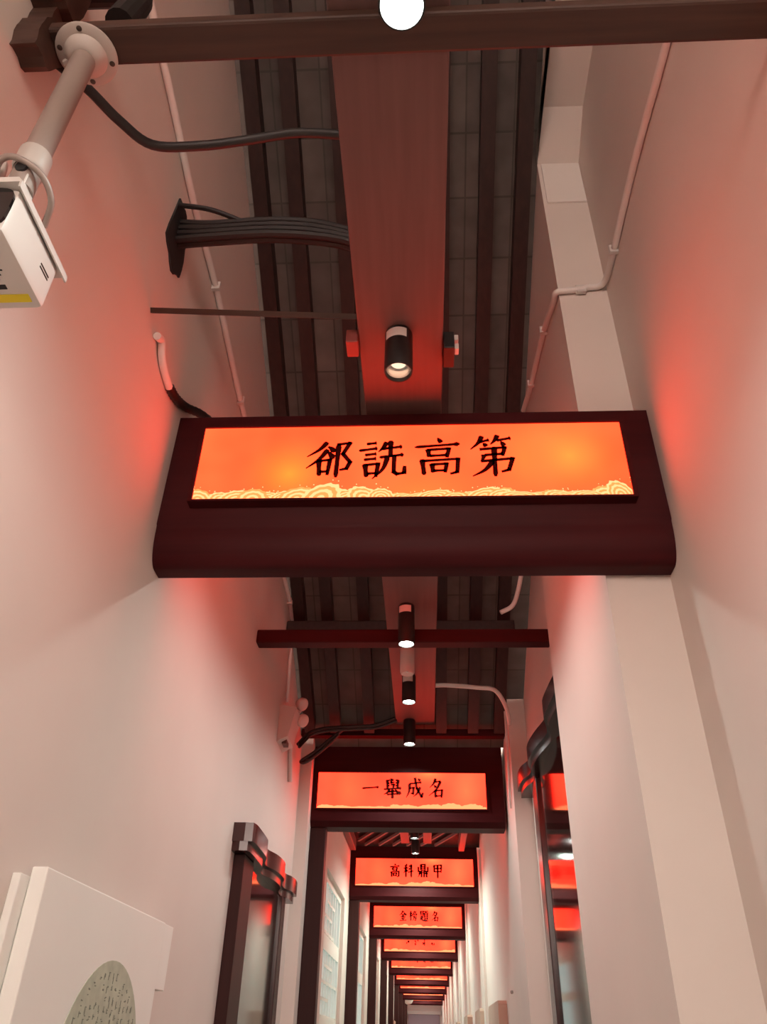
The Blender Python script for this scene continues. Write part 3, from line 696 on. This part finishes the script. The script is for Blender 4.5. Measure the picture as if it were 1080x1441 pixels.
# conduits on the left wall
cx = XL + 0.013
cable('conduit', [(cx, 0.55, 4.03), (cx, 0.93, 3.93), (cx, 1.22, 3.88), (cx, 1.52, 3.82), (cx, 1.84, 3.81), (cx, 2.36, 3.72), (cx, 3.0, 3.67), (cx, 3.55, 3.61), (cx, 3.85, 3.57), (cx, 4.0, 3.53)], 0.012, M['conduit'],
      'white conduit along the upper left wall, running past the black cable bundle', 'conduit', n=3, clips=[(cx, 1.84, 3.81), (cx, 2.36, 3.72), (cx, 3.85, 3.57)])
cable('conduit', [(cx, 4.06, 3.50), (cx, 4.04, 3.40), (cx, 4.05, 3.25), (cx, 4.08, 3.06)], 0.010, M['conduit'], 'white conduit dropping to the twin head emergency light on left wall', 'conduit', n=3)
cable('conduit', [(cx, 4.27, 3.06), (cx, 4.31, 2.88), (cx, 4.40, 2.72)], 0.012, M['conduit'], 'short pale conduit end below the emergency light on left wall', 'conduit', n=3)
cable('flexible_conduit', [(cx, 1.50, 3.17), (cx, 1.535, 3.185), (cx, 1.56, 3.15), (cx, 1.60, 3.13), (cx, 1.66, 3.12)], 0.012, M['conduit'], 'short white flexible pipe on left wall above the first sign', 'conduit')
cable('flexible_conduit', [(cx, 1.655, 3.122), (cx, 1.72, 3.135), (cx + 0.005, 1.80, 3.17), (cx + 0.02, 1.90, 3.23), (cx + 0.05, 2.0, 3.26)], 0.013, M['blackcable'], 'black corrugated flexible pipe at left end of the first sign', 'conduit', ridges=0.18, n=8)
# conduits on the right wall
cr = XN - 0.013; cp = XP - 0.012
cable('conduit', [(cr, 0.60, 3.76), (cr, 1.06, 3.79), (cr, 1.42, 3.83), (cr, 1.74, 3.83), (cr, 1.88, 3.845), (cr - 0.02, PY0 - 0.014, 3.85), (cr - 0.06, PY0 - 0.014, 3.845), (0.60, PY0 - 0.014, 3.835), (0.545, PY0 - 0.014, 3.83), (cp, PY0 - 0.01, 3.825), (cp, 1.98, 3.84), (cp, 2.2, 3.93), (cp, 2.6, 4.02), (cp, 2.88, 4.11)], 0.012, M['conduit'],
      'white conduit on the right wall, bending around the pilaster', 'conduit', n=4, clips=[(0.60, PY0 - 0.014, 3.835), (cr, 1.74, 3.83), (cp, 2.2, 3.93), (cp, 2.6, 4.02)])
cable('conduit', [(XD - 0.014, 3.10, 3.86), (0.562, 3.42, 3.72), (0.534, 3.58, 3.62), (0.504, 3.60, 3.50), (0.467, 3.60, 3.405), (0.402, 3.60, 3.364)], 0.012, M['conduit'], 'white conduit stub curving off the right wall behind the first sign', 'conduit')
cable('conduit', [(PX1, 4.10, 3.17), (0.14, 4.10, 3.17), (0.30, 4.12, 3.165), (0.40, 4.15, 3.16), (0.47, 4.3, 3.12), (XF + 0.004, 4.49, 3.09)], 0.012, M['conduit'], 'white conduit running from ceiling plank to the right wall above second sign', 'conduit')
cable('conduit', [(XF - 0.012, 4.53, 3.18), (XF - 0.012, 4.55, 2.90), (XF - 0.012, 4.62, 2.64)], 0.008, M['conduit'], 'thin white conduit at the right end of the second sign', 'conduit', n=3)
# dark wire loop in front of the second sign
b_pts = [(XL + 0.02, 4.52, 2.97), (-0.725, 4.56, 3.02), (-0.69, 4.60, 3.07), (-0.60, 4.60, 3.095), (-0.45, 4.60, 3.105), (-0.30, 4.60, 3.115), (PX0, 4.60, 3.16)]
t = thing('wire', 'dark looped wires hanging at left above the second sign', 'wire', b_pts[0])
b = NB(); tube(b, b_pts, 0.012, 8); obj('wire_strand', b, M['blackcable'], t, smooth=True)
b = NB(); tube(b, [(p[0] + 0.01, p[1] - 0.02, p[2] - 0.022) for p in b_pts], 0.009, 8); obj('wire_strand', b, M['blackcable'], t, smooth=True)
b = NB(); tube(b, [(-0.50, 4.60, 3.085), (-0.58, 4.60, 3.02), (-0.66, 4.60, 2.95), (-0.725, 4.60, 2.905), (-0.735, 4.60, 2.89), (-0.70, 4.60, 2.895), (-0.60, 4.60, 2.975), (-0.52, 4.60, 3.06)], 0.011, 8); obj('wire_loop', b, M['blackcable'], t, smooth=True)
# little connection boxes either side of the plank near the dim spotlight
b = NB(); box(b, PX0 - 0.035, PX0 - 0.001, 1.50, 1.56, 3.13, 3.18, 0.003)
tag(obj('junction_box', b, M['redlit_box'], base=(PX0, 1.53, 3.13)), 'small red-lit box on left edge of the plank beside the dim spotlight', 'junction box')
t = thing('junction_box', 'small black box with pale plugs on right edge of the plank', 'junction box', (PX1 + 0.02, 1.55, 3.13))
b = NB(); box(b, PX1 + 0.001, PX1 + 0.032, 1.52, 1.60, 3.12, 3.185, 0.003); obj('box_shell', b, M['black'], t)
for z in (3.125, 3.16):
    b = NB(); box(b, PX1 + 0.032, PX1 + 0.044, 1.53, 1.555, z, z + 0.022, 0.002); obj('plug', b, M['white'], t)

# ---------------------------------------------------------------- emergency light with two heads
t = thing('emergency_light', 'grey box emergency light with two round heads on the left wall', 'light', (XL + 0.04, 4.05, 2.80))
b = NB(); prism(b, [(XL, 2.80), (XL + 0.055, 2.83), (XL + 0.09, 2.985), (XL, 3.0)], 'y', 3.95, 4.14); obj('light_box', b, M['emlight'], t)
b = NB(); box(b, XL + 0.02, XL + 0.045, 3.99, 4.06, 2.803, 2.826); obj('vent', b, M['screw'], t)
def disc_head(c, d, r):
    d = Vector(d).normalized(); a = d.cross(Vector((0, 0, 1))).normalized(); u = d.cross(a)
    b = NB(); rings = []
    for rr, h in ((0, -0.035), (r * 0.6, -0.032), (r, -0.008), (r, 0.008), (r * 0.9, 0.013), (r * 0.7, 0.015)):
        if rr == 0: rings.append([b.verts.new(Vector(c) + d * h)])
        else: rings.append([b.verts.new(Vector(c) + d * h + (a * math.cos(2 * math.pi * k / 20) + u * math.sin(2 * math.pi * k / 20)) * rr) for k in range(20)])
    for q, w_ in zip(rings, rings[1:]):
        for k in range(20):
            f = list(dict.fromkeys([q[k % len(q)], q[(k + 1) % len(q)], w_[(k + 1) % len(w_)], w_[k % len(w_)]]))
            b.faces.new(f)
    b.faces.new(rings[-1])
    return b
obj('lamp_head', disc_head((-0.672, 4.08, 3.05), (0.75, -0.45, -0.45), 0.036), M['pink'], t, smooth=True)
obj('lamp_head', disc_head((-0.665, 4.10, 2.965), (0.75, -0.45, -0.45), 0.036), M['pink'], t, smooth=True)
b = NB(); tube(b, [(-0.70, 4.07, 2.99), (-0.685, 4.09, 3.01), (-0.68, 4.10, 3.04)], 0.008, 8); obj('head_arm', b, M['emlight'], t, smooth=True)
# pale round fixture at the far end
b = disc_head((-0.56, 27.7, 2.72), (0.2, -0.9, -0.3), 0.14)
o = obj('wall_lamp', b, M['emlight'], None, smooth=True, base=(-0.56, 27.7, 2.72)); tag(o, 'small pale round fixture at far left end under the last signs', 'light')
b = NB(); tube(b, [(XLF, 27.75, 2.76), (-0.62, 27.72, 2.74)], 0.02, 8, smooth=False); obj('wall_arm', b, M['emlight'], o)

# ---------------------------------------------------------------- doors with wavy header shelves
def door_set(wall, sgn, y0, y1, yt, header, zh0, zh1, px, label, near_jamb):
    t = thing('door_surround', label, 'door', (wall, (y0 + y1) / 2, 0))
    # wavy header: plan outline extruded in height
    b = NB(); P = [(wall, header[0][1])] + header + [(wall, header[-1][1])]
    prism(b, P, 'z', zh0, zh1)
    hd = obj('header', b, M['carved'], t)
    b = NB(); P2 = [(wall, header[0][1] + 0.01)] + [(p[0] - sgn * 0.016, p[1]) for p in header] + [(wall, header[-1][1] - 0.01)]
    prism(b, P2, 'z', zh0 - 0.035, zh0); obj('header_moulding', b, M['carved'], hd)
    b = NB(); box(b, min(wall, px), max(wall, px), y0, y1, 0, zh0 - 0.035); obj('door_panel', b, M['glossy'], t)
    for (a, c, m, q) in near_jamb:
        b = NB(); box(b, min(wall, q), max(wall, q), a, c, 0, zh0 - 0.035, 0.004); obj('jamb', b, M[m], t)
    return t
def wavy(pts):
    T = smooth_path([(p[0], p[1], 0) for p in pts], 5); return [(p.x, p.y) for p in T]
HL = [(-0.722, 3.235)] + wavy([(-0.690, 3.24), (-0.682, 3.30), (-0.684, 3.50), (-0.690, 3.58), (-0.715, 3.68), (-0.718, 3.76), (-0.696, 3.86), (-0.686, 3.98), (-0.692, 4.10), (-0.722, 4.22), (-0.728, 4.34), (-0.708, 4.42), (-0.700, 4.52), (-0.706, 4.62)])
door_set(XL, 1, 3.50, 4.34, 0, HL, 2.165, 2.235, XL + 0.022, 'dark lacquered door with wavy carved header on the left wall', [(3.30, 3.50, 'post', XL + 0.045), (4.34, 4.45, 'carved', XL + 0.035)])
HR = wavy([(0.530, 2.965), (0.522, 3.10), (0.518, 3.28), (0.545, 3.40), (0.556, 3.50), (0.530, 3.68), (0.516, 3.84), (0.522, 3.96), (0.548, 4.06), (0.545, 4.14), (0.520, 4.24), (0.514, 4.36), (0.520, 4.46)])
door_set(XD, -1, 2.96, 4.05, 0, HR, 2.69, 2.765, XD - 0.020, 'tall dark lacquered door with wavy carved header behind the right pilaster', [(4.05, 4.19, 'carved', XD - 0.035)])

# ---------------------------------------------------------------- pictures on the walls
t = thing('art_panel', 'white board with a round fan painting on the left wall, lower left', 'picture', (XL + 0.03, 1.95, 0.95))
ax = XL + 0.05
b = NB(); box(b, XL + 0.018, ax, 1.565, 2.37, 0.95, 1.772, 0.003); pn = obj('panel', b, M['board'], t)
b = NB(); box(b, XL + 0.018, ax - 0.001, 2.37, 2.455, 1.615, 1.770, 0.002); obj('corner_flap', b, M['board'], t)
b = NB(); box(b, XL, XL + 0.017, 1.53, 2.33, 0.95, 1.755, 0.002); obj('backing_board', b, M['board'], t)
b = NB(); fy_, fz_, fr = 2.03, 1.385, 0.268
prism(b, [(fy_ + fr * math.cos(2 * math.pi * k / 64), fz_ + fr * math.sin(2 * math.pi * k / 64)) for k in range(64)], 'x', ax - 0.001, ax + 0.0012)
fn = obj('round_fan', b, M['fan'], pn)
b = NB(); rnd = random.Random(7)
for c in range(-9, 10):
    yy = fy_ + c * 0.027
    h = math.sqrt(max(0, (fr - 0.02) ** 2 - (c * 0.027) ** 2))
    z = fz_ + h
    while z > fz_ - h:
        hh = rnd.uniform(0.010, 0.018)
        if rnd.random() < 0.85:
            for s_ in range(3):
                a0 = yy + rnd.uniform(-0.006, 0.003); z1 = z - rnd.uniform(0, hh)
                if rnd.random() < 0.5: box(b, ax + 0.001, ax + 0.0018, a0, a0 + rnd.uniform(0.004, 0.009), z1 - 0.002, z1)
                else: box(b, ax + 0.001, ax + 0.0018, a0, a0 + 0.0022, z1 - hh * 0.7, z1)
        z -= hh + 0.009
obj('brush_marks', b, M['fanink'], fn)
RB = [(5.75, 6.70, 'nearest the camera'), (7.75, 8.60, 'second from the camera'), (10.2, 11.2, 'third from the camera'), (13.6, 14.6, 'fourth, in the narrow far group'), (16.6, 17.7, 'fifth, in the narrow far group'), (20.0, 21.2, 'farthest one')]
for i, (a0, a1, lab) in enumerate(RB):
    zt = (1.76, 1.79, 1.82, 1.84, 1.87, 1.90)[i]
    x1 = XF - (0.022 if False else 0.0)
    b = NB(); P = [(a0, 0.95), (a1, 0.95), (a1, zt - 0.02), (a1 - 0.03, zt), (a0 + 0.03, zt), (a0, zt - 0.02)]
    prism(b, P, 'x', XF - 0.055, XF)
    tag(obj('wall_board', b, M['artwood'], base=(XF, (a0 + a1) / 2, 0.95)), f'tan wooden board on the far right wall, {lab}', 'board', 'boards along the far right wall')
b = NB(); lathe(b, XF - 0.012, 5.25, [(0, 1.787), (0.008, 1.785), (0.009, 1.775), (0.006, 1.77), (0, 1.769)], 10)
tag(obj('wall_hook', b, M['greypipe'], base=(XF, 5.25, 1.77)), 'tiny grey hook on the right wall before the first tan board', 'hook')
b = NB(); box(b, XLF, XLF + 0.05, 18.0, 19.0, 0.95, 1.95, 0.004)
tag(obj('wall_board', b, M['artwood'], base=(XLF, 18.5, 0.95)), 'narrow dark-edged board on the far left wall between distant posts', 'board')
